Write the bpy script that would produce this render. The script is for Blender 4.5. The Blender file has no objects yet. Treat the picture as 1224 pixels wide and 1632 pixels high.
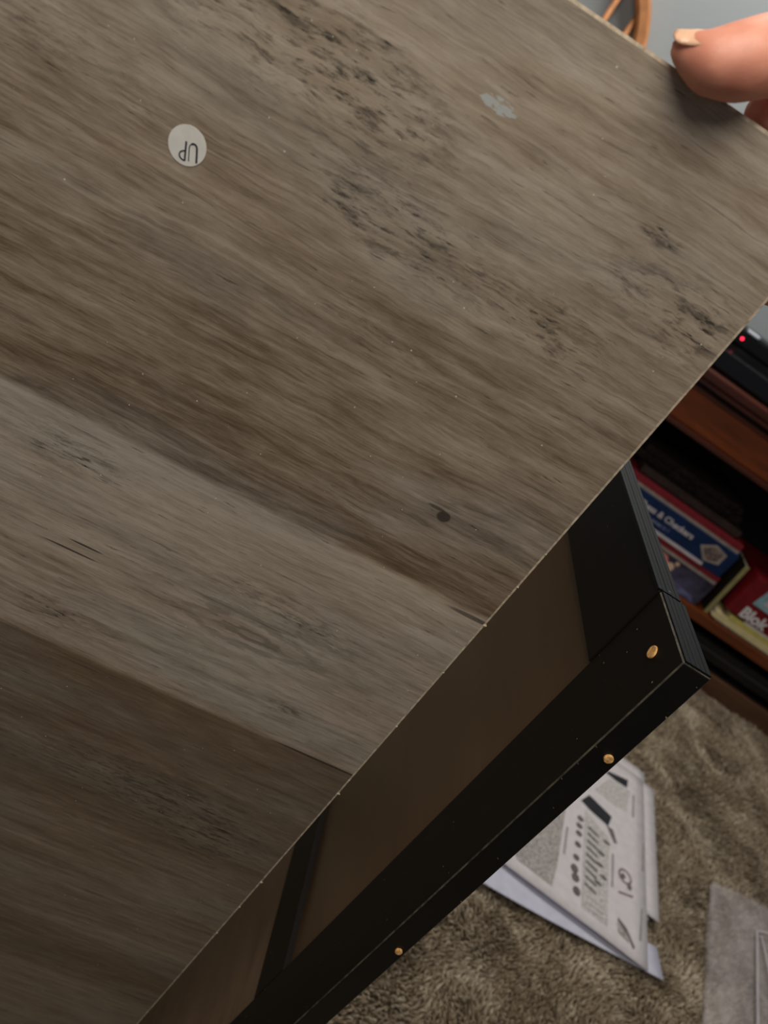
import bpy, bmesh, math, random
import numpy as np
from mathutils import Vector, Matrix
random.seed(7)
SC = bpy.context.scene
COL = SC.collection

# ------------------------------------------------------------------ camera
FPX = 1300.0
cam_d = bpy.data.cameras.new('camera')
cam = bpy.data.objects.new('camera', cam_d)
COL.objects.link(cam)
cam_d.sensor_width = 36.0
cam_d.sensor_fit = 'AUTO'
cam_d.lens = FPX / 1632 * 36
cam_d.clip_start = 0.02
RT = Vector((0.8405, 0.1189, 0.5287)).normalized()
FW = Vector((0.1539, 0.8831, -0.4432)); FW = (FW - RT * FW.dot(RT)).normalized()
UPV = RT.cross(FW).normalized()
M = Matrix((RT, UPV, -FW)).transposed().to_4x4()
M.translation = (0, 0, 0.9)
cam.matrix_world = M
cam_d.dof.use_dof = True
cam_d.dof.focus_distance = 0.36
cam_d.dof.aperture_fstop = 14.0
SC.camera = cam

# ------------------------------------------------------------------ world, lights, exposure
W = bpy.data.worlds.new('room_light'); SC.world = W
W.use_nodes = True
bgn = W.node_tree.nodes['Background']
bgn.inputs[0].default_value = (0.80, 0.86, 1.0, 1)
bgn.inputs[1].default_value = 0.095

def area(name, loc, target, size, power, col):
    l = bpy.data.lights.new(name, 'AREA'); l.shape = 'DISK'; l.size = size
    l.energy = power; l.color = col
    o = bpy.data.objects.new(name, l); COL.objects.link(o)
    o.location = loc
    o.rotation_euler = (Vector(target) - Vector(loc)).to_track_quat('-Z', 'Y').to_euler()
    return o
area('ceiling_lamp', (0.35, 1.72, 2.40), (0.35, 1.72, 0.0), 1.2, 29, (1.0, 0.94, 0.87))
area('board_fill_light', (-0.22, -0.20, 1.62), (0.0, 0.35, 0.6), 0.95, 11.8, (1.0, 0.91, 0.80))  # added unseen light above the camera, brightens the upper board

VS = SC.view_settings
VS.view_transform = 'Standard'; VS.look = 'None'; VS.gamma = 1.0
VS.exposure = 0.0
VS.use_curve_mapping = False

# ------------------------------------------------------------------ helpers
def lin(c):
    r = []
    for v in c:
        v /= 255.0
        r.append(v / 12.92 if v <= 0.04045 else ((v + 0.055) / 1.055) ** 2.4)
    return (r[0], r[1], r[2], 1.0)

class S:
    """socket wrapper with arithmetic"""
    def __init__(s, nt, k): s.nt, s.k = nt, k
    def _m(s, op, *a):
        n = s.nt.nodes.new('ShaderNodeMath'); n.operation = op
        for i, v in enumerate((s,) + a):
            if isinstance(v, S): s.nt.links.new(v.k, n.inputs[i])
            else: n.inputs[i].default_value = v
        return S(s.nt, n.outputs[0])
    def __add__(s, o): return s._m('ADD', o)
    __radd__ = __add__
    def __sub__(s, o): return s._m('SUBTRACT', o)
    def __mul__(s, o): return s._m('MULTIPLY', o)
    __rmul__ = __mul__
    def __truediv__(s, o): return s._m('DIVIDE', o)
    def pw(s, o): return s._m('POWER', o)
    def exp(s): return s._m('EXPONENT')
    def abs(s): return s._m('ABSOLUTE')
    def sqrt(s): return s._m('SQRT')
    def sin(s): return s._m('SINE')
    def max(s, o): return s._m('MAXIMUM', o)
    def min(s, o): return s._m('MINIMUM', o)
    def step(s, a, b):
        n = s.nt.nodes.new('ShaderNodeMapRange'); n.interpolation_type = 'SMOOTHSTEP'
        s.nt.links.new(s.k, n.inputs[0])
        n.inputs[1].default_value = a; n.inputs[2].default_value = b
        return S(s.nt, n.outputs[0])
    def ramp(s, stops, interp='LINEAR'):
        n = s.nt.nodes.new('ShaderNodeValToRGB'); n.color_ramp.interpolation = interp
        e = n.color_ramp.elements
        while len(e) < len(stops): e.new(0.5)
        for el, (p, c) in zip(e, stops):
            el.position = p
            el.color = (c, c, c, 1) if isinstance(c, (int, float)) else lin(c)
        s.nt.links.new(s.k, n.inputs[0])
        return S(s.nt, n.outputs[0])

def newmat(name):
    m = bpy.data.materials.new(name); m.use_nodes = True
    nt = m.node_tree
    return m, nt, nt.nodes['Principled BSDF']
def coords(nt):
    t = nt.nodes.new('ShaderNodeTexCoord'); s = nt.nodes.new('ShaderNodeSeparateXYZ')
    nt.links.new(t.outputs['Object'], s.inputs[0])
    return [S(nt, s.outputs[i]) for i in range(3)]
def noise(nt, x, y, z=0.0, detail=3, rough=0.55, dist=0.0):
    c = nt.nodes.new('ShaderNodeCombineXYZ')
    for i, v in enumerate((x, y, z)):
        if isinstance(v, S): nt.links.new(v.k, c.inputs[i])
        else: c.inputs[i].default_value = v
    n = nt.nodes.new('ShaderNodeTexNoise')
    n.inputs['Scale'].default_value = 1.0
    n.inputs['Detail'].default_value = detail
    n.inputs['Roughness'].default_value = rough
    n.inputs['Distortion'].default_value = dist
    nt.links.new(c.outputs[0], n.inputs['Vector'])
    return S(nt, n.outputs[0])
def mixc(nt, f, a, b, mode='MIX'):
    n = nt.nodes.new('ShaderNodeMix'); n.data_type = 'RGBA'; n.blend_type = mode
    if isinstance(f, S): nt.links.new(f.k, n.inputs[0])
    else: n.inputs[0].default_value = f
    for i, v in ((6, a), (7, b)):
        if isinstance(v, S): nt.links.new(v.k, n.inputs[i])
        else: n.inputs[i].default_value = lin(v)
    return S(nt, n.outputs[2])
def bump(nt, b, h, strength, dist):
    n = nt.nodes.new('ShaderNodeBump')
    n.inputs['Strength'].default_value = strength; n.inputs['Distance'].default_value = dist
    nt.links.new(h.k, n.inputs['Height']); nt.links.new(n.outputs[0], b.inputs['Normal'])
def dust(nt, x, y, scale, size, keep):
    """mask of scattered tiny specks"""
    c = nt.nodes.new('ShaderNodeCombineXYZ')
    nt.links.new(x.k, c.inputs[0]); nt.links.new(y.k, c.inputs[1])
    v = nt.nodes.new('ShaderNodeTexVoronoi'); v.voronoi_dimensions = '2D'
    v.inputs['Scale'].default_value = scale
    nt.links.new(c.outputs[0], v.inputs['Vector'])
    sp = nt.nodes.new('ShaderNodeSeparateColor'); nt.links.new(v.outputs['Color'], sp.inputs[0])
    d = S(nt, v.outputs['Distance'])
    r = S(nt, sp.outputs[0]); q = S(nt, sp.outputs[1])
    thr = q * size
    return (thr - d).step(0.0, size * 0.3) * r.step(1 - keep, 1 - keep + 0.01)

MC = {}
def plain(name, col, rough=0.5, spec=0.5, var=0.12, scale=40.0, coat=0.0, metal=0.0, bmp=0.0, stretch=(1, 1, 1), emit=None):
    if name in MC: return MC[name]
    m, nt, b = newmat(name)
    x, y, z = coords(nt)
    nz = noise(nt, x * (scale * stretch[0]), y * (scale * stretch[1]), z * (scale * stretch[2]), 4)
    d = tuple(v * (1 - var) for v in col); l = tuple(min(255, v * (1 + var)) for v in col)
    c = nz.ramp([(0.3, d), (0.7, l)])
    nt.links.new(c.k, b.inputs['Base Color'])
    b.inputs['Roughness'].default_value = rough
    b.inputs['Specular IOR Level'].default_value = spec
    b.inputs['Metallic'].default_value = metal
    b.inputs['Coat Weight'].default_value = coat
    if bmp: bump(nt, b, nz, 0.5, bmp)
    if emit:
        b.inputs['Emission Color'].default_value = lin(emit[0]); b.inputs['Emission Strength'].default_value = emit[1]
    MC[name] = m
    return m

def tag(o, label=None, cat=None, group=None, kind=None):
    if label: o['label'] = label
    if cat: o['category'] = cat
    if group: o['group'] = group
    if kind: o['kind'] = kind
    return o
def thing(name, label, cat, mw=None, group=None):
    o = bpy.data.objects.new(name, None); COL.objects.link(o)
    o.empty_display_size = 0.05
    if mw is not None: o.matrix_world = mw
    return tag(o, label, cat, group)
def link(name, me, mat=None, parent=None, loc=None):
    o = bpy.data.objects.new(name, me); COL.objects.link(o)
    if mat:
        for m in (mat if isinstance(mat, (list, tuple)) else [mat]): me.materials.append(m)
    if parent: o.parent = parent
    if loc is not None: o.location = loc
    return o
def bm_obj(name, bm, mat=None, parent=None, loc=None, smooth=False):
    me = bpy.data.meshes.new(name); bm.normal_update(); bm.to_mesh(me); bm.free()
    if smooth:
        for p in me.polygons: p.use_smooth = True
    return link(name, me, mat, parent, loc)
def add_box(bm, x0, x1, y0, y1, z0, z1, bev=0.0, seg=2):
    r = bmesh.ops.create_cube(bm, size=1.0)
    vs = r['verts']
    for v in vs:
        v.co = Vector((x0 + (v.co.x + 0.5) * (x1 - x0), y0 + (v.co.y + 0.5) * (y1 - y0), z0 + (v.co.z + 0.5) * (z1 - z0)))
    if bev:
        es = list({e for v in vs for e in v.link_edges})
        bmesh.ops.bevel(bm, geom=es, offset=bev, segments=seg, profile=0.5, affect='EDGES')
def box(name, mat, parent, x0, x1, y0, y1, z0, z1, bev=0.001, seg=2, loc=None):
    bm = bmesh.new(); add_box(bm, x0, x1, y0, y1, z0, z1, bev, seg)
    return bm_obj(name, bm, mat, parent, loc)
def disc(name, mat, parent, c, axis, r, h, seg=20, bev=0.0):
    """short cylinder centred at c along axis"""
    bm = bmesh.new()
    bmesh.ops.create_cone(bm, cap_ends=True, segments=seg, radius1=r, radius2=r, depth=h)
    if bev:
        es = [e for e in bm.edges if e.calc_face_angle(0) > 1.0]
        bmesh.ops.bevel(bm, geom=es, offset=bev, segments=2, profile=0.5, affect='EDGES')
    q = Vector((0, 0, 1)).rotation_difference(Vector(axis))
    bmesh.ops.transform(bm, matrix=Matrix.Translation(c) @ q.to_matrix().to_4x4(), verts=bm.verts)
    return bm_obj(name, bm, mat, parent)
def prism(name, mat, parent, pts, z0, z1, mapf=None, bev=0.0):
    """polygon in local xy extruded z0..z1 (mapf maps xyz to local)"""
    bm = bmesh.new()
    f = mapf or (lambda x, y, z: (x, y, z))
    lo = [bm.verts.new(f(x, y, z0)) for x, y in pts]; hi = [bm.verts.new(f(x, y, z1)) for x, y in pts]
    n = len(pts)
    bm.faces.new(hi); bm.faces.new(lo[::-1])
    for i in range(n): bm.faces.new((lo[i], lo[(i + 1) % n], hi[(i + 1) % n], hi[i]))
    bmesh.ops.recalc_face_normals(bm, faces=bm.faces)
    return bm_obj(name, bm, mat, parent)
def stroke(bm, pts, w, z0, z1):
    """flat ribbon of width w along a 2D polyline, with thickness"""
    P = [Vector(p) for p in pts]; L = []; Rr = []
    for i, p in enumerate(P):
        d = (P[min(i + 1, len(P) - 1)] - P[max(i - 1, 0)]).normalized()
        nn = Vector((-d.y, d.x)) * (w / 2)
        L.append(p + nn); Rr.append(p - nn)
    rows = [[bm.verts.new((v.x, v.y, z)) for v in (L[i], Rr[i]) for z in (z0, z1)] for i in range(len(P))]
    for a, b in zip(rows, rows[1:]):
        bm.faces.new((a[1], a[3], b[3], b[1])); bm.faces.new((a[0], b[0], b[2], a[2]))
        bm.faces.new((a[0], a[1], b[1], b[0])); bm.faces.new((a[2], b[2], b[3], a[3]))
    for a in (rows[0], rows[-1]): bm.faces.new((a[0], a[2], a[3], a[1]))
def text_mesh(name, txt, size, mat, parent, mapf, extrude=0.0004, bold=0.0, align='LEFT'):
    cu = bpy.data.curves.new(name, 'FONT'); cu.body = txt; cu.size = size; cu.extrude = extrude; cu.offset = bold
    cu.align_x = align; cu.resolution_u = 3
    t = bpy.data.objects.new(name, cu); COL.objects.link(t)
    dg = bpy.context.evaluated_depsgraph_get()
    me = bpy.data.meshes.new_from_object(t.evaluated_get(dg))
    bpy.data.objects.remove(t); bpy.data.curves.remove(cu)
    me.materials.clear()
    for v in me.vertices: v.co = Vector(mapf(v.co.x, v.co.y, v.co.z))
    return link(name, me, mat, parent)

# ------------------------------------------------------------------ room shell
TH = math.radians(-5)
CD = Vector((math.cos(TH), math.sin(TH), 0)); CN = Vector((-math.sin(TH), math.cos(TH), 0))
ROOM = Matrix((CD, CN, (0, 0, 1))).transposed().to_4x4()      # room frame: x along back wall, y towards it

def wallmat():
    m, nt, b = newmat('blue_wall_paint')
    x, y, z = coords(nt)
    a = noise(nt, x * 1.5, y * 1.5, z * 1.5, 3)
    c = a.ramp([(0.3, (166, 176, 181)), (0.7, (173, 182, 186))])
    nt.links.new(c.k, b.inputs['Base Color'])
    b.inputs['Roughness'].default_value = 0.75
    bump(nt, b, noise(nt, x * 260, y * 260, z * 260, 3), 0.25, 0.001)
    return m
WALL = wallmat()
FZ = -0.012
def carpet_color(nt, x, y):
    a = noise(nt, x * 90, y * 90, 0, 4, 0.7); b2 = noise(nt, x * 14, y * 14, 3, 3)
    return mixc(nt, b2.step(0.35, 0.68), a.ramp([(0.25, (78, 66, 51)), (0.55, (112, 99, 80)), (0.8, (150, 137, 117))]),
                a.ramp([(0.25, (92, 80, 64)), (0.55, (132, 119, 100)), (0.8, (168, 156, 137))]))
def floormat():
    m, nt, b = newmat('carpet_backing')
    x, y, z = coords(nt)
    c = carpet_color(nt, x, y)
    nt.links.new(c.k, b.inputs['Base Color'])
    b.inputs['Roughness'].default_value = 1.0; b.inputs['Specular IOR Level'].default_value = 0.1
    bump(nt, b, noise(nt, x * 140, y * 140, 0, 4, 0.7), 1.0, 0.008)
    return m
def pilemat():
    m, nt, b = newmat('carpet_yarn')
    at = nt.nodes.new('ShaderNodeAttribute'); at.attribute_name = 'yarn'
    c = S(nt, at.outputs['Fac']).ramp([(0.0, (100, 87, 70)), (0.5, (148, 134, 113)), (1.0, (200, 188, 167))])
    nt.links.new(c.k, b.inputs['Base Color'])
    b.inputs['Roughness'].default_value = 0.9; b.inputs['Specular IOR Level'].default_value = 0.15
    return m
fl = box('floor', floormat(), None, -2.6, 2.6, -2.6, 2.5, FZ - 0.08, FZ, 0)
fl.matrix_world = ROOM; tag(fl, 'beige wall-to-wall shag carpet floor', kind='structure')
wb = box('wall_back', WALL, None, -2.6, 2.6, 2.5, 2.6, FZ, 2.45, 0)
wb.matrix_world = ROOM; tag(wb, 'plain blue-grey painted wall behind the console', kind='structure')
wr = box('wall_right', WALL, None, 2.6, 2.7, -1.4, 2.6, FZ, 2.45, 0)
wr.matrix_world = ROOM; tag(wr, 'blue-grey painted side wall', kind='structure')
ce = box('ceiling', plain('ceiling_white', (226, 224, 218), 0.9, 0.2, 0.02), None, -2.6, 2.7, -2.6, 2.6, 2.45, 2.53, 0)
ce.matrix_world = ROOM; tag(ce, 'white ceiling', kind='structure')

# ---- carpet pile: uncountable yarn tufts in the part of the floor in view
def value_noise(x, y, cell, seed):
    rs = np.random.RandomState(seed); g = rs.rand(64, 64)
    fx, fy = x / cell, y / cell
    ix, iy = np.floor(fx).astype(int), np.floor(fy).astype(int)
    tx, ty = fx - ix, fy - iy
    tx = tx * tx * (3 - 2 * tx); ty = ty * ty * (3 - 2 * ty)
    G = lambda a, b: g[a % 64, b % 64]
    return (G(ix, iy) * (1 - tx) + G(ix + 1, iy) * tx) * (1 - ty) + (G(ix, iy + 1) * (1 - tx) + G(ix + 1, iy + 1) * tx) * ty
def carpet():
    rs = np.random.RandomState(3)
    sp = 0.0046
    gx, gy = np.meshgrid(np.arange(0.28, 1.75, sp), np.arange(0.42, 2.02, sp))
    X = gx.ravel() + rs.uniform(-.5, .5, gx.size) * sp; Y = gy.ravel() + rs.uniform(-.5, .5, gx.size) * sp
    s2 = 0.0078
    hx, hy = np.meshgrid(np.arange(-.75, 2.45, s2), np.arange(-.35, 2.22, s2))
    X2 = hx.ravel() + rs.uniform(-.5, .5, hx.size) * s2; Y2 = hy.ravel() + rs.uniform(-.5, .5, hx.size) * s2
    out = ~((X2 > .28) & (X2 < 1.75) & (Y2 > .42) & (Y2 < 2.02))
    big = np.concatenate([np.ones(X.size), np.full(int(out.sum()), 1.7)])
    X = np.concatenate([X, X2[out]]); Y = np.concatenate([Y, Y2[out]])
    # keep clear of the console plinth
    keep = (Y * math.cos(TH) - X * math.sin(TH)) < 2.004
    keep &= ~((X > .179) & (X < .198) & (Y > .272) & (Y < .642))
    X, Y, big = X[keep], Y[keep], big[keep]; n = X.size
    ang = 2 * math.pi * (1.6 * value_noise(X, Y, 0.16, 11) + 0.5 * value_noise(X, Y, 0.045, 12)) + rs.normal(0, .9, n)
    lean = 0.12 + 0.7 * value_noise(X, Y, 0.10, 13) ** 1.5 + np.abs(rs.normal(0, .18, n))
    h = 0.0135 * (0.6 + 0.8 * value_noise(X, Y, 0.02, 14)) * rs.uniform(.8, 1.15, n)
    w = rs.uniform(0.0014, 0.0024, n) * big
    dx, dy = np.cos(ang), np.sin(ang)
    rot = rs.uniform(0, 2.1, n)
    V = np.zeros((n, 7, 3))
    for k in range(3):
        cx, cy = np.cos(rot + k * 2.094), np.sin(rot + k * 2.094)
        V[:, k, 0] = X + cx * w; V[:, k, 1] = Y + cy * w; V[:, k, 2] = FZ - .001
        V[:, 3 + k, 0] = X + cx * w * 1.15 + dx * lean * h * .35
        V[:, 3 + k, 1] = Y + cy * w * 1.15 + dy * lean * h * .35
        V[:, 3 + k, 2] = FZ + h * .55
    V[:, 6, 0] = X + dx * lean * h; V[:, 6, 1] = Y + dy * lean * h; V[:, 6, 2] = FZ + h * np.clip(1 - .22 * lean, .4, 1)
    F4 = np.array([[0, 1, 4, 3], [1, 2, 5, 4], [2, 0, 3, 5]]); F3 = np.array([[3, 4, 6], [4, 5, 6], [5, 3, 6]])
    base = (np.arange(n) * 7)[:, None, None]
    li = np.concatenate([(base + F4[None]).reshape(n, -1), (base + F3[None]).reshape(n, -1)], axis=1).ravel()
    me = bpy.data.meshes.new('carpet_pile')
    me.vertices.add(n * 7); me.vertices.foreach_set('co', V.ravel())
    me.loops.add(li.size); me.loops.foreach_set('vertex_index', li.astype(np.int32))
    tot = np.tile([4, 4, 4, 3, 3, 3], n); st = np.concatenate([[0], np.cumsum(tot)[:-1]])
    me.polygons.add(tot.size); me.polygons.foreach_set('loop_start', st.astype(np.int32)); me.polygons.foreach_set('loop_total', tot.astype(np.int32))
    me.update()
    ridge = np.clip(1 - np.abs(value_noise(X, Y, 0.15, 17) - .5) * 9, 0, 1) * value_noise(X, Y, 0.08, 18)
    col = np.clip(0.04 + 0.55 * ridge + 0.40 * value_noise(X, Y, 0.055, 15) + 0.28 * value_noise(X, Y, 0.018, 16) + rs.normal(0, .16, n) + 0.1, 0, 1)
    at = me.attributes.new('yarn', 'FLOAT', 'POINT'); at.data.foreach_set('value', np.repeat(col, 7).astype(np.float32))
    o = link('carpet_pile', me, pilemat())
    tag(o, 'beige and brown shag carpet pile covering the floor', 'carpet', kind='stuff')
carpet()

# ------------------------------------------------------------------ the large backing board held in the hand
BC = Vector((0.1107, 0.2823, 0.9369))
BG = Vector((0.9964, 0.0648, 0.0542)).normalized()
BU = Vector((-0.0471, -0.1066, 0.9932)); BU = (BU - BG * BU.dot(BG)).normalized()
BZ = BG.cross(BU)
BW, BL, BT = 0.48, 0.91, 0.003

def boardmat():
    m, nt, b = newmat('grey_oak_laminate')
    x, y, z = coords(nt)
    wy = y + (noise(nt, x * 9, y * 26, 1, 3) - 0.5) * 0.008 + (noise(nt, x * 60, y * 110, 2, 3) - 0.5) * 0.0022
    fib = noise(nt, x * 70, wy * 1500, 3, 4, .65)
    med = noise(nt, x * 26, wy * 330, 4, 6, .68)
    big = noise(nt, x * 9, wy * 70, 5, 5, .6)
    blo = noise(nt, x * 45, wy * 110, 6, 6, .7)
    def blob(cx, cy, a, bb):
        dx = (x + -cx) / a; dy = (y + -cy) / bb
        return ((dx * dx + dy * dy) * -1.0).exp()
    # plank tone along the board (one printed plank per 13 cm)
    wob = y + (noise(nt, x * 60, y * 3, 8, 3) - 0.5) * 0.0012
    tone = (wob * -1.0 / 0.9).ramp([(0.0, .76), (0.05, .72), (.10, .60), (.14, .52), (.19, .48), (.2318, .38), (.2326, .76), (.30, .70), (.3788, .66),
                                   (.3796, .31), (.44, .33), (.5284, .33), (.5292, .40), (.60, .42), (.674, .44), (.678, .36), (.74, .31), (.76, .46), (1, .45)])
    amp = (wob + .3415).step(-.0005, .0005) * .45 + .55
    t = tone + ((big - .5) * .75 + (med - .5) * .85 + (fib - .5) * .45 + (blo - .5) * .45) * amp
    col = t.ramp([(0.05, (74, 60, 46)), (0.32, (112, 96, 78)), (0.55, (146, 131, 113)), (0.8, (174, 160, 143)), (1.0, (194, 183, 168))])
    # greyed weathering
    gz = noise(nt, x * 7, wy * 22, 9, 3)
    p2 = ((wob + .209) * -1.0).step(0, .003) * (wob + .342).step(0, .003)
    gm = (gz.step(.42, .66) * .75 + p2 * .35).min(1.0)
    col = mixc(nt, gm * .6, col, t.ramp([(0.05, (70, 68, 62)), (0.4, (124, 120, 112)), (0.8, (172, 168, 158))]))
    # dark mottled patches (knots and weathered spots)
    ar = None
    for cx, cy, a, bb, w in ((-.147, -.052, .026, .010, 1), (-.124, -.079, .020, .008, 1), (-.165, -.042, .022, .007, .7), (-.098, -.083, .030, .008, .55),
                             (-.194, -.052, .03, .009, .5), (-.243, -.083, .03, .010, .5), (-.052, -.085, .014, .008, .9), (-.028, -.056, .022, .009, .7),
                             (-.0435, -.040, .006, .0022, 1.2), (-.012, -.062, .012, .012, .5), (-.193, -.229, .022, .007, .7), (-.173, -.322, .020, .007, .8), (-.090, -.255, .030, .007, .5),
                             (-.060, -.262, .018, .005, .5), (-.052, -.318, .012, .004, .7), (-.09, -.425, .06, .020, .7), (-.047, -.447, .030, .018, .75), (-.11, -.118, .03, .006, .4)):
        v = blob(cx, cy, a * 1.15, bb * 1.2) * (w * 1.35)
        ar = v if ar is None else ar + v
    fl1 = noise(nt, x * 120, wy * 620, 11, 5, .66); fl2 = noise(nt, x * 55, wy * 230, 12, 5, .7)
    fleck = (fl1.step(.52, .64) * .65 + fl2.step(.50, .64) * .7).min(1.0) * ar.min(1.0)
    stray = noise(nt, x * 70, wy * 800, 13, 4, .62).step(.63, .70) * .6
    vein = noise(nt, x * 18, wy * 480, 14, 4, .62).step(.58, .70) * .4
    col = mixc(nt, (fleck * .92 + stray + vein).min(1.0), col, (52, 48, 42))
    # round knot, open crack, light chip, cathedral swirl
    kn = blob(-.0459, -.1725, .0034, .0030).step(.35, .6) + blob(-.0505, -.1700, .0050, .0010).step(.4, .7) * .8
    col = mixc(nt, kn.min(1.0) * .85, col, (52, 50, 44))
    ck = blob(-.178, -.2795, .016, .0007).step(.35, .7) + blob(-.172, -.2735, .010, .0007).step(.35, .7) + blob(-.006, -.2125, .016, .0014).step(.3, .7) * .8 + blob(-.02, -.343, .035, .0010).step(.3, .7)
    col = mixc(nt, ck.min(1.0) * .85, col, (44, 42, 36))
    dx = (x + .088) / .034; dy = (wy + .2805) / .0125
    rr = (dx * dx + dy * dy).sqrt() + (blo - .5) * 1.2 + (big - .5) * 1.4
    ring = (rr * 9.0).sin().step(-.2, .9) * blob(-.088, -.2805, .045, .016)
    col = mixc(nt, ring * .5, col, (84, 76, 64))
    fk = (blob(-.1094, -.0332, .0080, .0026) * (noise(nt, x * 260, y * 700, 21, 4) * 2.6 - .55)).step(.40, .55)
    col = mixc(nt, fk * .85, col, (186, 194, 196))
    ds = dust(nt, x, y, 130, .05, .12)
    col = mixc(nt, ds * .85, col, (226, 220, 206))
    nt.links.new(col.k, b.inputs['Base Color'])
    rg = med * .12 + .40
    nt.links.new(rg.k, b.inputs['Roughness'])
    b.inputs['Specular IOR Level'].default_value = 0.42
    bump(nt, b, fib * .6 + med * .4 - fleck * .3, 0.10, 0.0006)
    return m
bmw = Matrix((BG, BU, BZ)).transposed().to_4x4()
bmw.translation = BC - BG * (BW / 2) - BU * BL
board = thing('backing_board', 'large thin grey-brown wood-effect backing board held upright by a hand', 'board', bmw)
OFF = Vector((BW / 2, BL, 0))
def make_board():
    bm = bmesh.new()
    add_box(bm, -BW, 0, -BL, 0, -BT, 0)
    front = [e for e in bm.edges if all(abs(v.co.z) < 1e-6 for v in e.verts)]
    r = bmesh.ops.bevel(bm, geom=front, offset=0.0010, segments=1, profile=0.5, affect='EDGES')
    for v in bm.verts:
        if -.0012 < v.co.z < -.0005: v.co.z = -.00022
    bm.normal_update()
    for f in bm.faces:
        if f.normal.z > 0.9995: f.material_index = 0
        elif f.normal.z < -0.99: f.material_index = 2
        else: f.material_index = 1
    return bm_obj('laminated_panel', bm, [boardmat(), plain('raw_fibre_edge', (196, 182, 160), .8, .2, .2, 300), plain('brown_hardboard_back', (96, 74, 54), .7, .3, .15, 60)], board, OFF)
make_board()
edge_m = plain('raw_fibre_edge', (196, 182, 160))
for i, v in enumerate((.166, .187, .2135, .2495, .2955, .348, .362, .47, .505, .545)):
    bm = bmesh.new(); bmesh.ops.create_icosphere(bm, subdivisions=1, radius=1)
    rs = random.uniform(.0006, .0011)
    for q in bm.verts: q.co = Vector((q.co.x * rs * random.uniform(.6, 1.6), q.co.y * rs * random.uniform(.6, 1.4), q.co.z * .0005)) + Vector((-.0003, -v, -.0003))
    bm_obj('edge_chip', bm, edge_m, board, OFF)
# sticker with UP, pasted upside down
def make_sticker():
    bm = bmesh.new()
    bmesh.ops.create_cone(bm, cap_ends=True, segments=48, radius1=.00633, radius2=.00633, depth=.00016)
    st = bm_obj('sticker', bm, plain('white_sticker_paper', (222, 222, 218), .35, .5, .03, 200), board, OFF + Vector((-.1903, -.0921, .00008)))
    st['label'] = 'round white sticker'
    bm = bmesh.new(); k = .001; z0, z1 = .00006, .00016
    def sk(pts, w): stroke(bm, [(px * k, py * k) for px, py in pts], w * k, z0, z1)
    sk([(-.72, 1.12), (.06, -1.82), (.84, -4.76)], .62)
    bowl = [(-.02, -1.75)]
    for i in range(1, 9):
        a = math.pi * i / 9; d = Vector((.26, -.965)); p = Vector((.40, -3.25)) - d * 1.5 * math.cos(a) + Vector((-.965, -.26)) * 1.75 * math.sin(a)
        bowl.append((p.x - .15 * math.sin(a), p.y))
    bowl.append((.78, -4.72)); sk(bowl, .46)
    sk([(4.55, -3.55), (3.72, -.9), (3.25, .55), (2.90, 1.18), (2.35, 1.55), (1.70, 1.55), (1.10, 1.15)], .66)
    sk([(1.10, 1.15), (.80, .5), (.82, -.25), (1.25, -1.7), (2.02, -4.2)], .34)
    le = bm_obj('lettering', bm, plain('dark_grey_ink', (62, 64, 70), .5, .3, .03), st)
    le['label'] = 'dark grey letters UP, upside down'
make_sticker()

# ------------------------------------------------------------------ dark cabinet end frame standing behind the board
def espresso(name, col, rough, dusty=True, spec=.5):
    m, nt, b = newmat(name)
    x, y, z = coords(nt)
    a = noise(nt, x * 60, y * 60, z * 60, 4)
    c = a.ramp([(.3, tuple(v * .85 for v in col)), (.7, tuple(v * 1.15 for v in col))])
    if dusty:
        d = dust(nt, y + x * .37, z + x * .61, 130, .07, .10) + dust(nt, y + x * .3, z + x * .5, 420, .10, .03) * .7
        c = mixc(nt, d.min(1.0) * .6, c, (170, 150, 120))
    nt.links.new(c.k, b.inputs['Base Color'])
    b.inputs['Roughness'].default_value = rough
    b.inputs['Specular IOR Level'].default_value = spec
    return m
ESP = espresso('espresso_board', (17, 12, 8), .52, True, .2)
ESPE = espresso('black_edge_banding', (12, 12, 11), .45, True, .3)
def panelmat(name, c0, c1, c2, rough):
    m, nt, b = newmat(name)
    x, y, z = coords(nt)
    g = noise(nt, y * 7 + 3, z * 30, 0, 4) ; g2 = noise(nt, y * 20, z * 160, 0, 3)
    c = (g * .7 + g2 * .3).ramp([(.3, c0), (.5, c1), (.72, c2)])
    nt.links.new(c.k, b.inputs['Base Color'])
    b.inputs['Roughness'].default_value = rough
    return m
PAN = panelmat('brown_gloss_panel', (74, 54, 34), (82, 61, 39), (90, 68, 45), .28)
PAN2 = panelmat('reflection_tinted_panel', (84, 66, 50), (108, 86, 66), (124, 101, 79), .4)  # lower panel: board's reflection put into a paler, grained brown
XS, XT, Y0, Y1, ZT = 0.1815, 0.0143, 0.2741, 0.640, 0.7759
cab = thing('cabinet_end_frame', 'near-black cabinet end frame with brown recessed panels, standing on the carpet', 'cabinet',
            Matrix.Translation((XS + XT / 2, (Y0 + Y1) / 2, FZ)))
CO = -Vector((XS + XT / 2, (Y0 + Y1) / 2, FZ))
PW = 0.0523
WORN = plain('worn_board_edge', (58, 55, 47), .7, .3, .5, 260)
def post(ya, yb):
    bm = bmesh.new(); add_box(bm, XS, XS + XT, ya, yb, FZ, ZT, .0006, 1); bm.normal_update()
    for f in bm.faces: f.material_index = 0 if max(abs(c) for c in f.normal) > .99 else 1
    return bm_obj('post', bm, [ESP, WORN], cab, CO)
post(Y0, Y0 + PW); post(Y1 - PW, Y1)
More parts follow.
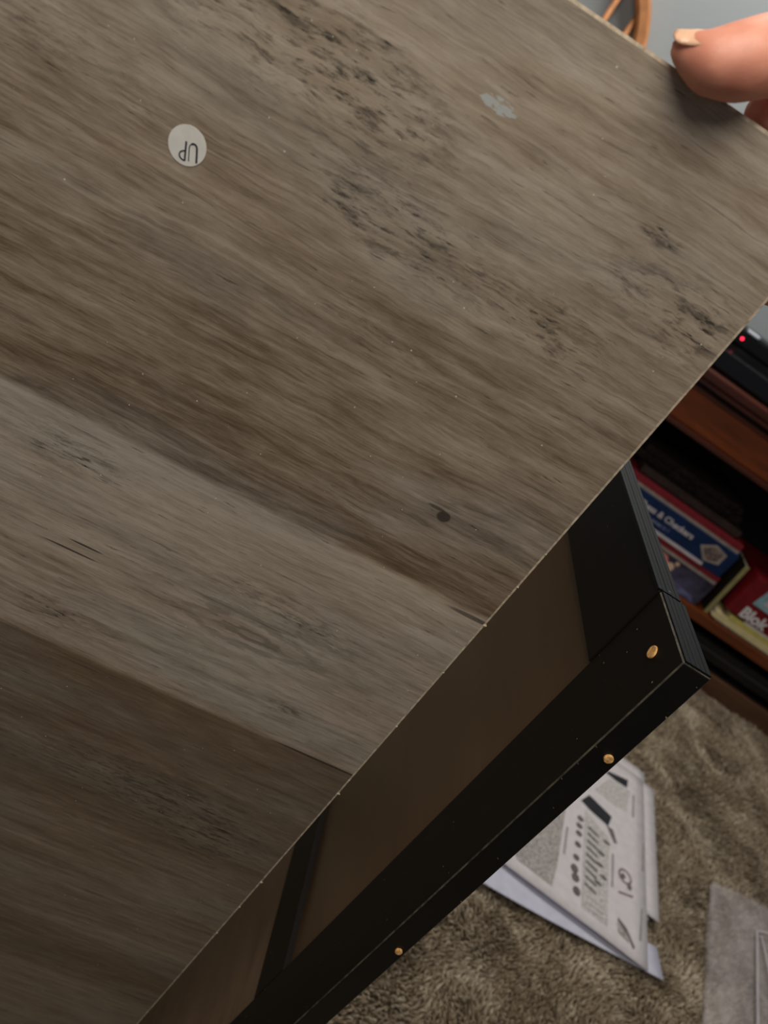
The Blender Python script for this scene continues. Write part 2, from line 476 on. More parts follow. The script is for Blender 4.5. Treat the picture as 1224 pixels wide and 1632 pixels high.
# rails between the posts; the top rail sits slightly skewed
def rail(name, z0, z1, skew=0.0):
    bm = bmesh.new(); add_box(bm, XS, XS + XT, Y0 + PW + .00005, Y1 - PW - .00005, z0, z1, .0005, 2)
    for v in bm.verts:
        v.co.x -= skew * max(0, 1 - (v.co.y - Y0 - PW) / .16)
    return bm_obj(name, bm, ESP, cab, CO)
rail('rail', .7257, ZT - .0002, .0007)
rail('rail', .3718, .4135)
rail('rail', FZ + .002, .040)
box('panel', PAN, cab, XS + .0043, XS + .0100, Y0 + PW - .004, Y1 - PW + .004, .409, .730, 0, 2, CO)
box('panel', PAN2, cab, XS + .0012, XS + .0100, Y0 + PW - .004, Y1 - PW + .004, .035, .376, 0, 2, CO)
# black edge banding on the narrow near face, laminated strips along the top
box('edge_band', ESPE, cab, XS + .0007, XS + XT - .0007, Y0 - .0003, Y0 + .0001, FZ, ZT - .0008, .0001, 1, CO)
ns = 5; sw = (XT - .0012) / ns
STR = espresso('black_strip', (10, 14, 16), .40, True, .15)
for seg, (ya, yb, sk) in enumerate(((Y0 + .0004, Y0 + PW - .0006, 0), (Y0 + PW + .0010, Y1 - .001, 1))):
    for i in range(ns):
        bm = bmesh.new()
        add_box(bm, XS + .0006 + i * sw + .00008, XS + .0006 + (i + 1) * sw - .00008, ya, yb, ZT - .0008, ZT + .0007 + random.uniform(0, .00015), .00008, 1)
        if sk:
            for v in bm.verts: v.co.x -= .0020 * max(0, 1 - (v.co.y - Y0 - PW) / .16)
        bm_obj('top_strip', bm, STR, cab, CO)
DOW = plain('raw_dowel_wood', (196, 152, 96), .8, .2, .3, 500)
def dowel(c, ax, r):
    o = disc('dowel', DOW, cab, Vector(c) + CO, ax, r, .0024, 20, .0004); o['label'] = 'pale wooden dowel end'
dowel((XS + .0004, .2946, .7626), (-1, 0, 0), .0031)
dowel((XS + .0090, Y0 - .0004, .7185), (0, -1, 0), .0022)
dowel((XS + .0100, Y0 - .0004, .5486), (0, -1, 0), .0020)
dowel((XS + .0090, Y0 - .0004, .20), (0, -1, 0), .0022)

# ------------------------------------------------------------------ cherry media console against the wall
def cherrymat(name, base, rough=.3):
    m, nt, b = newmat(name)
    x, y, z = coords(nt)
    a = noise(nt, x * 4, y * 30, z * 45, 4, .6, .3); f = noise(nt, x * 20, y * 200, z * 300, 3)
    c = (a * .7 + f * .3).ramp([(.3, tuple(v * .72 for v in base)), (.7, tuple(min(255, v * 1.2) for v in base))])
    nt.links.new(c.k, b.inputs['Base Color'])
    b.inputs['Roughness'].default_value = rough; b.inputs['Coat Weight'].default_value = .25; b.inputs['Coat Roughness'].default_value = .2
    return m
CHD = cherrymat('dark_cherry_wood', (78, 38, 27)); CHO = cherrymat('orange_cherry_veneer', (112, 53, 15), .40); CHB = cherrymat('brown_plinth_wood', (92, 62, 40), .45)
DARK = plain('dark_cabinet_interior', (30, 26, 26), .6, .3, .1)
DB = 2.0
cm = ROOM.copy(); cm.translation = CD * 0.95 + CN * DB + Vector((0, 0, FZ))
con = thing('media_console', 'dark cherry wood media console with drawer and open shelves along the blue wall', 'console', cm)
def cb(name, mat, x0, x1, y0, y1, z0, z1, bev=.002, parent=None, seg=2):
    return box(name, mat, parent or con, x0, x1, y0, y1, z0, z1, bev, seg, Vector((-.95, 0, -FZ)) if (parent is None or parent is con) else None)
CXA, CXB = .12, 1.78
cb('top', CHD, CXA - .02, CXB + .02, -.022, .47, .676, .702, .008, seg=3)
cb('moulding', CHD, CXA - .008, CXB + .008, -.010, .05, .662, .6755, .004)
cb('moulding', CHD, CXA, CXB, -.004, .05, .6425, .652, .004)
cb('frieze', DARK, CXA + .004, CXB - .004, .014, .44, .652, .662, 0)
for a, b2 in ((CXA + .03, .948), (.952, CXB - .03)):
    d = cb('drawer', CHO, a, b2, .002, .40, .560, .6425, .003)
    kz = [(a + (b2 - a) * t) for t in (.47,)]
    for kx in kz:
        disc('knob', plain('brass_knob', (120, 96, 60), .35, .5, .05, metal=1), d, Vector((kx, -.010, .60)), (0, -1, 0), .011, .022, 20, .003)
cb('moulding', CHD, CXA, CXB, -.006, .05, .545, .5595, .004)
cb('side_panel', CHD, CXA, CXA + .03, .0, .46, FZ + .002, .676)
cb('side_panel', CHD, CXB - .03, CXB, .0, .46, FZ + .002, .676)
cb('back_panel', DARK, CXA + .03, CXB - .03, .445, .46, .02, .676, 0)
cb('drawer_floor', DARK, CXA + .03, CXB - .03, .03, .445, .545, .555, 0)
cb('shelf', CHO, CXA + .03, CXB - .03, .0, .445, .156, .188, .004)
cb('bottom', DARK, CXA + .03, CXB - .03, .02, .445, .042, .054, 0)
cb('plinth', CHB, CXA + .002, CXB - .002, .008, .06, FZ + .002, .052, .004)

def room_m(x, y, z, rz=0.0):
    m = ROOM.copy(); m.translation = CD * x + CN * (DB + y) + Vector((0, 0, z))
    return m @ Matrix.Rotation(rz, 4, 'Z')
def cardbox(name, label, cat, x0, x1, y0, y1, z0, z1, mat, lid=None, rz=0.0, group=None):
    """board game box lying flat: lower tray and a lid a hair wider"""
    t = thing(name, label, cat, room_m((x0 + x1) / 2, (y0 + y1) / 2, z0, rz), group)
    w, d, h = (x1 - x0) / 2, (y1 - y0) / 2, z1 - z0
    if lid:
        box('tray', lid, t, -w + .0015, w - .0015, -d + .0015, d - .0015, 0, h * .5, .001)
        box('lid', mat, t, -w, w, -d, d, h * .16, h, .0012)
    else:
        box('lid', mat, t, -w, w, -d, d, 0, h, .0012)
    return t, -w, -d
G1 = plain('navy_photo_print', (64, 62, 84), .4, .4, .45, 18)
G2 = plain('red_card', (124, 34, 44), .45, .3, .08); G3 = plain('blue_card', (13, 40, 80), .45, .3, .12, 25)
WHT = plain('pale_print', (196, 190, 196), .45, .4, .06); GRY = plain('grey_card', (150, 140, 132), .5, .4, .1)
PNK = plain('pink_print', (214, 134, 122), .5, .3, .15, 60); CRM = plain('cream_print', (222, 190, 160), .5, .3, .08)
gg = 'board games stacked on the console shelf'
SZ = .1885
def onfront(d): return lambda x, y, z: (x, d - .0006 - z, y)
# lowest box with a photograph on its side
t, ox, oy = cardbox('board_game', 'dark navy board game box with a pink photo print, lowest of its stack', 'board game', .60, .997, .012, .272, SZ, .266, G1, G1, 0, gg)
cx = .7985
for pts, mt in (([(.80, .205), (.852, .215), (.862, .240), (.845, .262), (.80, .262)], PNK),):
    o = prism('printed_patch', mt, t, [(a - cx, b2 - SZ) for a, b2 in pts], 0, .0006, onfront(oy))
for px, pz, r, mt in ((.868, .238, .013, CRM), (.880, .257, .006, CRM), (.885, .217, .005, PNK)):
    disc('printed_patch', mt, t, Vector((px - cx, oy - .0004, pz - SZ)), (0, -1, 0), r, .001, 18)
prism('printed_patch', plain('periwinkle_print', (104, 110, 150), .5, .3, .25, 40), t, [(.865 - cx, .192 - SZ), (.985 - cx, .192 - SZ), (.97 - cx, .205 - SZ), (.90 - cx, .213 - SZ)], 0, .0005, onfront(oy))
# thin red and grey box
t, ox, oy = cardbox('board_game', 'thin red and grey board game box between the navy and blue boxes', 'board game', .61, .992, .010, .270, .2665, .2905, G2, GRY, 0, gg)
prism('grey_stripe', GRY, t, [(ox + .001, .001), (-ox - .001, .001), (-ox - .001, .0095), (ox + .001, .0095)], 0, .0005, onfront(oy))
# blue box: words and a little board picture
t, ox, oy = cardbox('board_game', 'blue board game box with pale lettering and a small board picture', 'board game', .59, .985, .008, .275, .291, .368, G3, None, 0, gg)
cx = .7875
prism('pale_stripe', WHT, t, [(ox + .002, .001), (.925 - cx, .001), (.925 - cx, .010), (ox + .002, .010)], 0, .0005, onfront(oy))
text_mesh('lettering', 'Chess & Checkers', .0235, WHT, t, lambda x, y, z: (x + .682 - cx, oy - .0007 - z, y + .042), bold=.0006)
text_mesh('lettering', '2 games in 1', .014, plain('dim_print', (120, 124, 160), .5, .3), t, lambda x, y, z: (x + .73 - cx, oy - .0007 - z, y + .022), bold=.0004)
pic = [(.885, .336), (.918, .360), (.958, .352), (.958, .318), (.918, .306)]
prism('printed_board', GRY, t, [(a - cx, b2 - .291) for a, b2 in pic], 0, .0008, onfront(oy))
pc = Vector((.926, .334))
prism('printed_squares', plain('checker_print', (92, 80, 76), .5, .3, .6, 130), t, [((Vector(p) - pc) * .72 + pc - Vector((cx, .291)))[:] for p in pic], .0003, .0013, onfront(oy))
# pale rim + red box, then a thin brown one, then dark woven mats
t, ox, oy = cardbox('board_game', 'red board game box with pale lower rim on top of the blue box', 'board game', .60, .978, .016, .270, .3685, .394, G2, GRY, 0, gg)
prism('pale_rim', GRY, t, [(ox, 0), (-ox, 0), (-ox, .0085), (ox, .0085)], 0, .0006, onfront(oy))
t, ox, oy = cardbox('board_game', 'flat dark brown box on top of the red game box', 'board game', .64, .955, .03, .27, .3945, .418, plain('dark_brown_card', (52, 40, 36), .5, .3, .2), plain('black_card', (26, 24, 26), .6, .3), 0, gg)
WOV = plain('dark_woven_fibre', (30, 25, 22), .9, .15, .6, 160, bmp=.003)
for i, (x0, x1, z0, z1) in enumerate(((.60, .945, .4185, .442), (.62, .93, .4425, .463))):
    o = box('woven_mat', WOV, None, -(x1 - x0) / 2, (x1 - x0) / 2, -.11, .11, 0, z1 - z0, .004)
    o.matrix_world = room_m((x0 + x1) / 2, .17, z0, .03 * (i - .5))
    tag(o, ('lower' if i == 0 else 'upper') + ' dark brown woven mat piled above the board games', 'mat', 'woven mats on the games')
# right-hand pile: cream and yellow books, red box, thin standing book
def book(label, x0, x1, y0, y1, z0, z1, cover, page, rz=0.0):
    t = thing('book', label, 'book', room_m((x0 + x1) / 2, (y0 + y1) / 2, z0, rz), 'books under the red box')
    w, d, h = (x1 - x0) / 2, (y1 - y0) / 2, z1 - z0; c = min(.0025, h * .2)
    box('cover', cover, t, -w, w, -d, d, 0, c, .0005); box('cover', cover, t, -w, w, -d, d, h - c, h, .0005)
    box('spine', cover, t, -w, w, -d - .0005, -d + .002, 0, h, .0006)
    box('pages', page, t, -w + .002, w - .004, -d + .002, d - .004, c, h - c, 0)
    return t, w, d
CRMC = plain('cream_cover', (226, 212, 160), .5, .4, .05); YEL = plain('yellow_cover', (206, 194, 104), .5, .4, .06); WHC = plain('white_cover', (214, 210, 204), .5, .4, .05)
PAG = plain('book_pages', (220, 212, 190), .8, .2, .08, 300)
book('brown-grey thin book at the bottom of the pile under the red box', 1.062, 1.40, .01, .24, SZ, .1945, GRY, PAG)
book('cream book near the bottom of the pile under the red box', 1.048, 1.40, .004, .24, .195, .2145, CRMC, PAG, -.01)
book('yellow book directly under the red box', 1.082, 1.41, .006, .24, .215, .2275, YEL, PAG, .01)
book('thin white book squeezed between yellow book and red box', 1.125, 1.42, .006, .24, .228, .2345, WHC, PAG)
RED = plain('crimson_card', (116, 22, 28), .45, .3, .1); LBL = plain('pale_blue_print', (138, 172, 186), .45, .4, .12, 40)
t, ox, oy = cardbox('board_game', 'crimson board game box with white lettering on top of the books', 'board game', 1.058, 1.40, .006, .24, .235, .355, RED, None, 0, 'board games stacked on the console shelf')
cx = 1.229
text_mesh('lettering', 'Blok', .062, plain('white_print', (226, 224, 226), .45, .4, .04), t, lambda x, y, z: (x * .72 + 1.094 - cx, oy - .0012 - z, y * .72 + .0055), bold=.0022)
prism('printed_picture', LBL, t, [(1.100 - cx, .052), (1.28 - cx, .052), (1.28 - cx, .112), (1.108 - cx, .112)], 0, .0008, onfront(oy))
prism('printed_picture', WHT, t, [(1.122 - cx, .066), (1.21 - cx, .062), (1.21 - cx, .100), (1.126 - cx, .100)], .0004, .0013, onfront(oy))
t = thing('book', 'thin olive-yellow book standing upright beside the crimson box', 'book', room_m(1.034, .12, SZ) @ Matrix.Rotation(math.radians(-3), 4, 'Y'))
OLV = plain('olive_cover', (150, 144, 96), .5, .4, .08)
OLD = plain('dark_olive_cover', (40, 36, 26), .6, .3, .1)
box('cover', OLD, t, -.006, -.0045, -.10, .10, 0, .168, .0004); box('cover', OLD, t, .0045, .006, -.10, .10, 0, .168, .0004)
box('spine', OLV, t, -.006, .006, -.1015, -.1, 0, .168, .0004); box('pages', PAG, t, -.0044, .0044, -.0995, .096, .003, .165, 0)
# black device in the low opening
BLK = plain('black_plastic', (16, 17, 19), .32, .5, .08); BLG = plain('black_gloss_plastic', (22, 23, 26), .12, .5, .05)
t = thing('video_player', 'black video player in the low opening under the game shelf', 'electronics', room_m(1.26, .17, .0545))
box('case', BLK, t, -.22, .22, -.14, .15, .008, .072, .012, 4)
box('front_trim', plain('dark_grey_plastic', (52, 54, 58), .4, .5, .05), t, -.21, .21, -.1425, -.139, .040, .049, .0012)
for sx in (-.18, .18):
    for sy in (-.10, .11): disc('foot', BLK, t, Vector((sx, sy, .0045)), (0, 0, 1), .012, .009, 16)
# glossy box and set-top box on the console top
t = thing('receiver', 'low glossy black receiver lying on the console top', 'electronics', room_m(.80, .22, .7025))
box('case', BLG, t, -.32, .32, -.222, .20, .006, .050, .006, 3)
for sx in (-.26, .26):
    for sy in (-.17, .15): disc('foot', BLK, t, Vector((sx, sy, .0035)), (0, 0, 1), .014, .007, 16)
t = thing('cable_box', 'small black cable box with a red standby light on the receiver', 'electronics', room_m(.80, .30, .753))
box('case', BLK, t, -.165, .165, -.07, .10, .003, .052, .012, 4)
disc('standby_light', plain('red_led', (255, 60, 80), .4, .3, .02, emit=((255, 40, 70), 3.0)), t, Vector((-.127, -.0705, .027)), (0, -1, 0), .0042, .003, 16, .0008)
box('glint', plain('pale_glint', (224, 232, 248), .3, .5, .02), t, -.128, -.092, -.0725, -.052, .046, .0545, .003)  # bright reflection on the case, built as a near-white block
for sx in (-.13, .13):
    for sy in (-.05, .08): disc('foot', BLK, t, Vector((sx, sy, .0018)), (0, 0, 1), .008, .0035, 14)

# ------------------------------------------------------------------ bent-wood hoop on the wall
def hoop():
    m = ROOM.copy(); m.translation = CD * -.2275 + CN * 2.47 + Vector((0, 0, 1.068))
    t = thing('wall_hoop', 'tan bent-wood hoop with thin upright rods hanging on the blue wall', 'wall decor', m)
    HW = plain('tan_bent_wood', (196, 134, 84), .5, .4, .14, 30)
    R0, R1 = .266, .302
    bm = bmesh.new(); n = 72
    prof = [(R0, -.026), (R0 + .008, -.033), (R1 - .008, -.033), (R1, -.026), (R1, .020), (R0, .020)]
    rings = []
    for i in range(n):
        a = 2 * math.pi * i / n
        rings.append([bm.verts.new((r * math.cos(a), y, r * math.sin(a))) for r, y in prof])
    for i in range(n):
        A, B = rings[i], rings[(i + 1) % n]
        for k in range(6): bm.faces.new((A[k], A[(k + 1) % 6], B[(k + 1) % 6], B[k]))
    bmesh.ops.recalc_face_normals(bm, faces=bm.faces)
    bm_obj('hoop', bm, HW, t, smooth=False)
    for rx in (-.185, -.119, -.052, .0, .052, .1515, .2165):
        hh = math.sqrt(.27 ** 2 - rx ** 2)
        bm = bmesh.new()
        bmesh.ops.create_cone(bm, cap_ends=True, segments=12, radius1=.0075, radius2=.0075, depth=2 * hh)
        bmesh.ops.translate(bm, verts=bm.verts, vec=(rx, -.012, 0))
        bm_obj('rod', bm, HW, t, smooth=True)
hoop()

# ------------------------------------------------------------------ assembly instruction sheets on the carpet
PA = Vector((-0.9836, 0.1801, 0)); PB = Vector((0.1801, 0.9836, 0))
PO = Vector((.931, .863, 0))
PAPER = plain('white_paper', (214, 210, 214), .7, .3, .03, 60); PAPB = plain('bluish_paper_back', (204, 206, 224), .7, .3, .03, 60)
def sheet(name, label, c, w, h, rot, z, curl, mat, nx=14, ny=16):
    """sheet w (along -a) x h (along b); origin at its lower right corner c=(a,b)"""
    o0 = PO + PA * c[0] + PB * c[1]
    m = Matrix((-PA, PB, (0, 0, 1))).transposed().to_4x4(); m.translation = o0 + Vector((0, 0, z))
    m = m @ Matrix.Rotation(rot, 4, 'Z')
    bm = bmesh.new(); T = .00025
    def zf(x, y): return curl(-x, y)
    g = [[[bm.verts.new((-w * i / nx, h * j / ny, zf(-w * i / nx, h * j / ny) + s)) for s in (0, T)] for j in range(ny + 1)] for i in range(nx + 1)]
    for i in range(nx):
        for j in range(ny):
            bm.faces.new((g[i][j][1], g[i][j + 1][1], g[i + 1][j + 1][1], g[i + 1][j][1]))
            bm.faces.new((g[i][j][0], g[i + 1][j][0], g[i + 1][j + 1][0], g[i][j + 1][0]))
    for i in range(nx):
        for j in (0, ny): bm.faces.new((g[i][j][0], g[i][j][1], g[i + 1][j][1], g[i + 1][j][0]))
    for j in range(ny):
        for i in (0, nx): bm.faces.new((g[i][j][0], g[i][j + 1][0], g[i][j + 1][1], g[i][j][1]))
    bmesh.ops.recalc_face_normals(bm, faces=bm.faces)
    for f in bm.faces: f.smooth = True
    o = bm_obj(name, bm, mat)
    o.matrix_world = m
    tag(o, label, 'paper', 'instruction sheets on the carpet')
    return o, zf
PZ = .006
flat = lambda a, b: 0.0
sheet('instruction_sheet', 'white sheet poking out at the far end of the instruction pile', (-.015, .12), .30, .398, .0, PZ, flat, PAPER)
sheet('instruction_sheet', 'bluish white folded strip sticking out under the near edge of the pile', (-.042, .018), .36, .058, .20, PZ + .001, lambda a, b: .005 * max(0, (a - .2) / .16) ** 2, PAPB)
sheet('instruction_sheet', 'white sheet with its right margin showing under the printed top sheet', (-.034, .125), .30, .35, .0, PZ + .0055, flat, PAPER)
top, zf = sheet('instruction_sheet', 'printed top sheet of the instruction pile showing grey hardware pictures', (-.004, .004), .42, .47, .0, PZ + .009,
                lambda a, b: .0025 * math.exp(-(b / .022) ** 2) * min(1, a / .1) + .0002 * math.sin(a * 30), PAPER)
def on_sheet(a, b): return (-(a + .004), b - .004)
def pr(name, mat, pts, up=0.0):
    bm = bmesh.new(); P = [on_sheet(*p) for p in pts]
    vs = [bm.verts.new((x, y, zf(x, y) + .0008 + up)) for x, y in P]; bm.faces.new(vs)
    vs2 = [bm.verts.new((x, y, zf(x, y) + .0005 + up)) for x, y in P]; bm.faces.new(vs2[::-1])
    for i in range(len(vs)):
        k = (i + 1) % len(vs); bm.faces.new((vs[i], vs2[i], vs2[k], vs[k]))
    bmesh.ops.recalc_face_normals(bm, faces=bm.faces)
    bm_obj(name, bm, mat, top)
PG1 = plain('grey_print_light', (190, 187, 186), .7, .2, .16, 220); PG2 = plain('grey_print_mid', (158, 154, 152), .7, .2, .3, 260)
PG3 = plain('grey_print_dark', (104, 100, 98), .7, .2, .25, 200); PK = plain('black_print', (44, 46, 52), .6, .3, .1); PTX = plain('text_print', (150, 146, 146), .7, .2, .2, 400)
PPK = plain('mauve_print', (128, 108, 112), .7, .2, .25, 200)
pr('hardware_picture', PG2, [(.178, .235), (.1835, .088), (.190, .030), (.2615, .033), (.30, .12), (.29, .235)])
pr('hardware_picture', PG1, [(.1362, .262), (.0796, .2311), (.0785, .0304), (.1307, .033)])
pr('hardware_picture', PG1, [(.1169, .337), (.083, .4016), (.0317, .4079), (.0404, .3398), (.0673, .3323)])
def blobs(mat, cs, rx, ry, name='printed_screw'):
    for ca, cbb in cs:
        pr(name, mat, [(ca + rx * math.cos(k * math.pi / 4), cbb + ry * math.sin(k * math.pi / 4)) for k in range(8)], .0012)
blobs(PG3, [(.1452, .2291), (.1464, .2095), (.1464, .1896), (.1464, .1619), (.1479, .1295)], .007, .006)
blobs(PG3, [(.1497, .1024), (.1463, .0843), (.1421, .0580)], .008, .009)
blobs(PG3, [(.0854, .2168), (.0964, .1802), (.0992, .1513), (.0901, .1284), (.101, .1073)], .008, .0042)
for k in range(9):
    bb = .225 - k * .017
    pr('printed_screw', PG3, [(.128, bb), (.128, bb - .005), (.104, bb - .011), (.104, bb - .006)], .0012)
for k in range(3):
    bb = .066 - k * .012
    pr('printed_screw', WHT, [(.122, bb), (.122, bb - .004), (.086, bb - .004), (.086, bb)], .0012)
pr('printed_tool', PK, [(.1466, .2785), (.1288, .3101), (.0751, .2942), (.0828, .2625), (.1265, .2703)])
pr('printed_tool', PG3, [(.087, .262), (.072, .262), (.0615, .2338), (.068, .230)])
pr('printed_tool', PK, [(.095, .412), (.0835, .4220), (.0366, .4381), (.0391, .4117), (.0692, .4083)])
for (a0, b0), (a1, b1) in (((.1709, .1855), (.1727, .1181)), ((.0223, .4049), (.0246, .3376)), ((-.000, .2826), (.003, .2129)), ((.0067, .1238), (.0112, .0534)), ((.0703, .2014), (.0701, .123))):
    pr('printed_text', PTX, [(a0 - .0022, b0), (a0 + .0022, b0), (a1 + .0022, b1), (a1 - .0022, b1)])
def ring(c, r0, r1, mat, sy=1.0):
    n = 16
    for k in range(0, n, 4):
        A = [(c[0] + r1 * math.cos(2 * math.pi * (k + j) / n), c[1] + sy * r1 * math.sin(2 * math.pi * (k + j) / n)) for j in range(5)]
        B = [(c[0] + r0 * math.cos(2 * math.pi * (k + j) / n), c[1] + sy * r0 * math.sin(2 * math.pi * (k + j) / n)) for j in range(5)]
        pr('printed_drawing', mat, A + B[::-1])
ring((.043, .168), .011, .015, PPK, 1.1); blobs(PG3, [(.048, .165), (.034, .150)], .005, .006, 'printed_drawing')
pr('printed_drawing', PPK, [(.0581, .1198), (.0565, .125), (.0250, .137), (.0265, .1317)])
pr('printed_drawing', PG3, [(.0569, .0672), (.040, .058), (.0225, .0307), (.0265, .024), (.036, .042), (.058, .060)])
pr('printed_drawing', PG2, [(.060, .056), (.040, .048), (.034, .030), (.056, .036)])

# ------------------------------------------------------------------ clear plastic bag on the carpet
def bag():
    m, nt, b = newmat('clear_polythene')
    x, y, z = coords(nt)
    wr = noise(nt, x * 20, y * 9, 0, 4, .6, .6)
    b.inputs['Base Color'].default_value = lin((236, 228, 228))
    b.inputs['Roughness'].default_value = .35
    al = wr.step(.3, .75) * .14 + .12
    nt.links.new(al.k, b.inputs['Alpha'])
    bump(nt, b, wr, .5, .006)
    sm = plain('bag_seam_plastic', (190, 188, 192), .4, .5, .05)
    org = Vector((1.16, 1.155, 0)); ax = (Vector((1.325, 1.180, 0)) - org).normalized(); ay = Vector((-ax.y, ax.x, 0)) * -1
    mw = Matrix((ax, -ay, (0, 0, 1))).transposed().to_4x4(); mw.translation = org + ax * .14 + ay * .18 + Vector((0, 0, .007))
    t = thing('plastic_bag', 'clear crumpled plastic bag lying flat on the carpet', 'plastic bag', mw)
    w, h = .14, .18
    def layer(name, z0, sh):
        nx, ny = 24, 30
        bm = bmesh.new()
        rs = np.random.RandomState(int(sh * 100) + 5)
        ph = rs.uniform(0, 6, 6)
        def f(i, j):
            u, v = i / nx, j / ny
            X = -w + 2 * w * u; Y = -h + 2 * h * v
            X += (-.194 * (1 - v)) + .004 * math.sin(5 * v + ph[0])
            Y += .012 * math.sin(3.1 * u + .4) - .035 * u * u
            e = min(u, 1 - u, v, 1 - v) * 6; e = min(1, e)
            Z = z0 + e * sh * (.6 + .5 * math.sin(7 * u + 2 * v + ph[1]) * math.sin(4 * v + ph[2]) + .3 * math.sin(13 * u - 5 * v + ph[3]))
            return (X, Y, max(Z, z0))
        g = [[bm.verts.new(f(i, j)) for j in range(ny + 1)] for i in range(nx + 1)]
        for i in range(nx):
            for j in range(ny): bm.faces.new((g[i][j], g[i + 1][j], g[i + 1][j + 1], g[i][j + 1]))
        bmesh.ops.solidify(bm, geom=bm.faces, thickness=.00012)
        bm_obj(name, bm, m, t, smooth=True)
    layer('film', .0, .004); layer('film', .001, .016)
    # folded zip strip
    for pts in ([(-.0865, .089), (-.135, .0), (-.184, -.091), (-.22, -.15)], [(-.0865, .089), (-.034, .098), (.10, .080)], [(-.080, .082), (-.100, .005), (-.1226, -.0725), (-.145, -.15)]):
        bm = bmesh.new(); stroke(bm, pts, .0042, .019, .0203); bm_obj('zip_strip', bm, sm, t)
bag()

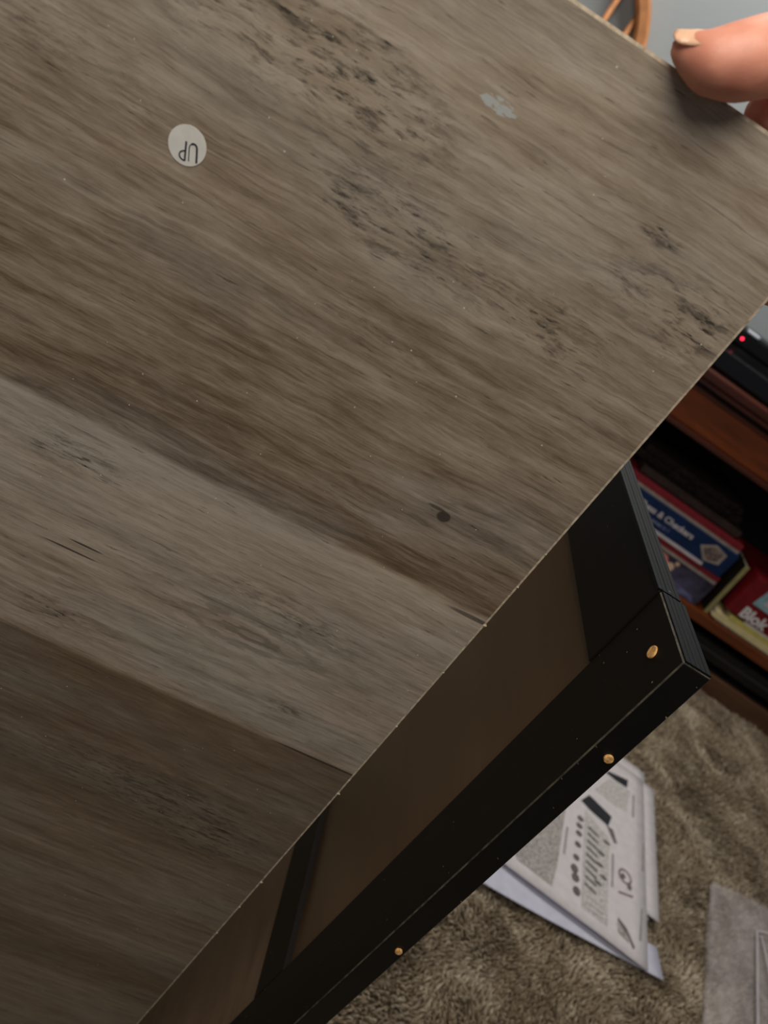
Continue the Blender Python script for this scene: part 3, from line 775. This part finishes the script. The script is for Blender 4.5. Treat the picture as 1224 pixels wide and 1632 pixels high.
# ------------------------------------------------------------------ the hand holding the board
def skinmat():
    m, nt, b = newmat('skin')
    x, y, z = coords(nt)
    a = noise(nt, x * 90, y * 90, z * 90, 4); f = noise(nt, x * 900, y * 900, z * 900, 2)
    c = a.ramp([(.3, (222, 146, 122)), (.7, (238, 170, 146))])
    nt.links.new(c.k, b.inputs['Base Color'])
    b.inputs['Roughness'].default_value = .45
    b.inputs['Subsurface Weight'].default_value = .25
    b.inputs['Subsurface Radius'].default_value = (1.0, .35, .2)
    b.inputs['Subsurface Scale'].default_value = .004
    bump(nt, b, f, .12, .0004)
    return m
def hand():
    chains = [
        # thumb lying over the top edge
        [((.0396, .2750, .9376), .0048), ((.0420, .2745, .9381), .0062), ((.0448, .2733, .9384), .0076), ((.0486, .2721, .9393), .0094), ((.0542, .2736, .9432), .0112), ((.0604, .2780, .9490), .0118), ((.0711, .2850, .9590), .0121), ((.0880, .2890, .9670), .0124), ((.1080, .2920, .9700), .0138), ((.1300, .2930, .9660), .0170), ((.1520, .2930, .9520), .0200)],
        # index, middle, ring, little finger behind the board
        [((.0760, .2965, .9405), .0080), ((.0860, .2985, .9425), .0086), ((.1020, .3080, .9470), .0092), ((.1280, .3200, .9500), .0098), ((.1600, .3150, .9480), .0125)],
        [((.0740, .2985, .9230), .0082), ((.0850, .3010, .9240), .0088), ((.1030, .3140, .9280), .0095), ((.1330, .3260, .9330), .0102), ((.1660, .3180, .9350), .0130)],
        [((.0800, .3010, .9060), .0078), ((.0910, .3035, .9070), .0084), ((.1090, .3150, .9110), .0090), ((.1400, .3240, .9180), .0098), ((.1720, .3150, .9220), .0125)],
        [((.1000, .3040, .8975), .0066), ((.1110, .3070, .9000), .0071), ((.1270, .3140, .9050), .0078), ((.1510, .3190, .9110), .0086), ((.1770, .3100, .9160), .0112)],
        # palm, wrist and forearm
        [((.1600, .3050, .9420), .0165), ((.1850, .3000, .9300), .0210), ((.2150, .2950, .9250), .0240), ((.2500, .2850, .9200), .0230), ((.3400, .2500, .9000), .0310), ((.4400, .2050, .8750), .0390), ((.5200, .1650, .8550), .0410)],
        [((.1720, .3020, .9150), .0150), ((.1900, .2980, .9160), .0200), ((.2150, .2950, .9180), .0220)],
        [((.1600, .3080, .9260), .0160), ((.1850, .2950, .9180), .0220)],
    ]
    bm = bmesh.new()
    for ch in chains:
        pts = []
        for (p, r), (q, s) in zip(ch, ch[1:]):
            p, q = Vector(p), Vector(q); n = max(2, int((q - p).length / .003))
            for k in range(n): pts.append((p.lerp(q, k / n), r + (s - r) * k / n))
        pts.append((Vector(ch[-1][0]), ch[-1][1]))
        for c, r in pts: bmesh.ops.create_icosphere(bm, subdivisions=3 if r > .017 else 2, radius=r, matrix=Matrix.Translation(c))
    me = bpy.data.meshes.new('person'); bm.to_mesh(me); bm.free()
    o = bpy.data.objects.new('person', me); COL.objects.link(o)
    rm = o.modifiers.new('r', 'REMESH'); rm.mode = 'VOXEL'; rm.voxel_size = .0013
    s = o.modifiers.new('s', 'SMOOTH'); s.factor = .5; s.iterations = 14
    dg = bpy.context.evaluated_depsgraph_get()
    me2 = bpy.data.meshes.new_from_object(o.evaluated_get(dg))
    o.modifiers.clear(); o.data = me2; bpy.data.meshes.remove(me)
    me2.name = 'person'
    for p in me2.polygons: p.use_smooth = True
    me2.materials.clear(); me2.materials.append(skinmat())
    tag(o, 'bare hand with thumb over the top edge of the board', 'person')
    # thumb nail: curved plate on the upper far-left side of the thumb tip
    nm = plain('finger_nail', (232, 188, 156), .3, .5, .03, 200)
    path = [(Vector(p), r) for p, r in chains[0][:5]]
    nn0 = Vector((-.716, -.292, .636))
    bm = bmesh.new(); g = []
    for i in range(11):
        u = i / 10; row = []
        f = u * 3.0; k = min(int(f), 2); f -= k
        c = path[k][0].lerp(path[k + 1][0], f); r = path[k][1] * (1 - f) + path[k + 1][1] * f
        ax = (path[k + 1][0] - path[k][0]).normalized(); c = c - ax * (.0050 * (1 - u))
        nn = (nn0 - ax * nn0.dot(ax)).normalized(); sd = ax.cross(nn)
        half = .0051 * math.sqrt(max(.12, 1 - abs(2 * u - 1) ** 4))
        for j in range(9):
            w = (j / 8 - .5) * 2 * half
            row.append(bm.verts.new(c + sd * w + nn * (r - .0012 - .35 * w * w / max(r, .006))))
        g.append(row)
    for i in range(10):
        for j in range(8): bm.faces.new((g[i][j], g[i + 1][j], g[i + 1][j + 1], g[i][j + 1]))
    bmesh.ops.recalc_face_normals(bm, faces=bm.faces)
    bmesh.ops.solidify(bm, geom=bm.faces, thickness=.0006)
    bm_obj('thumb_nail', bm, nm, o, smooth=True)
hand()
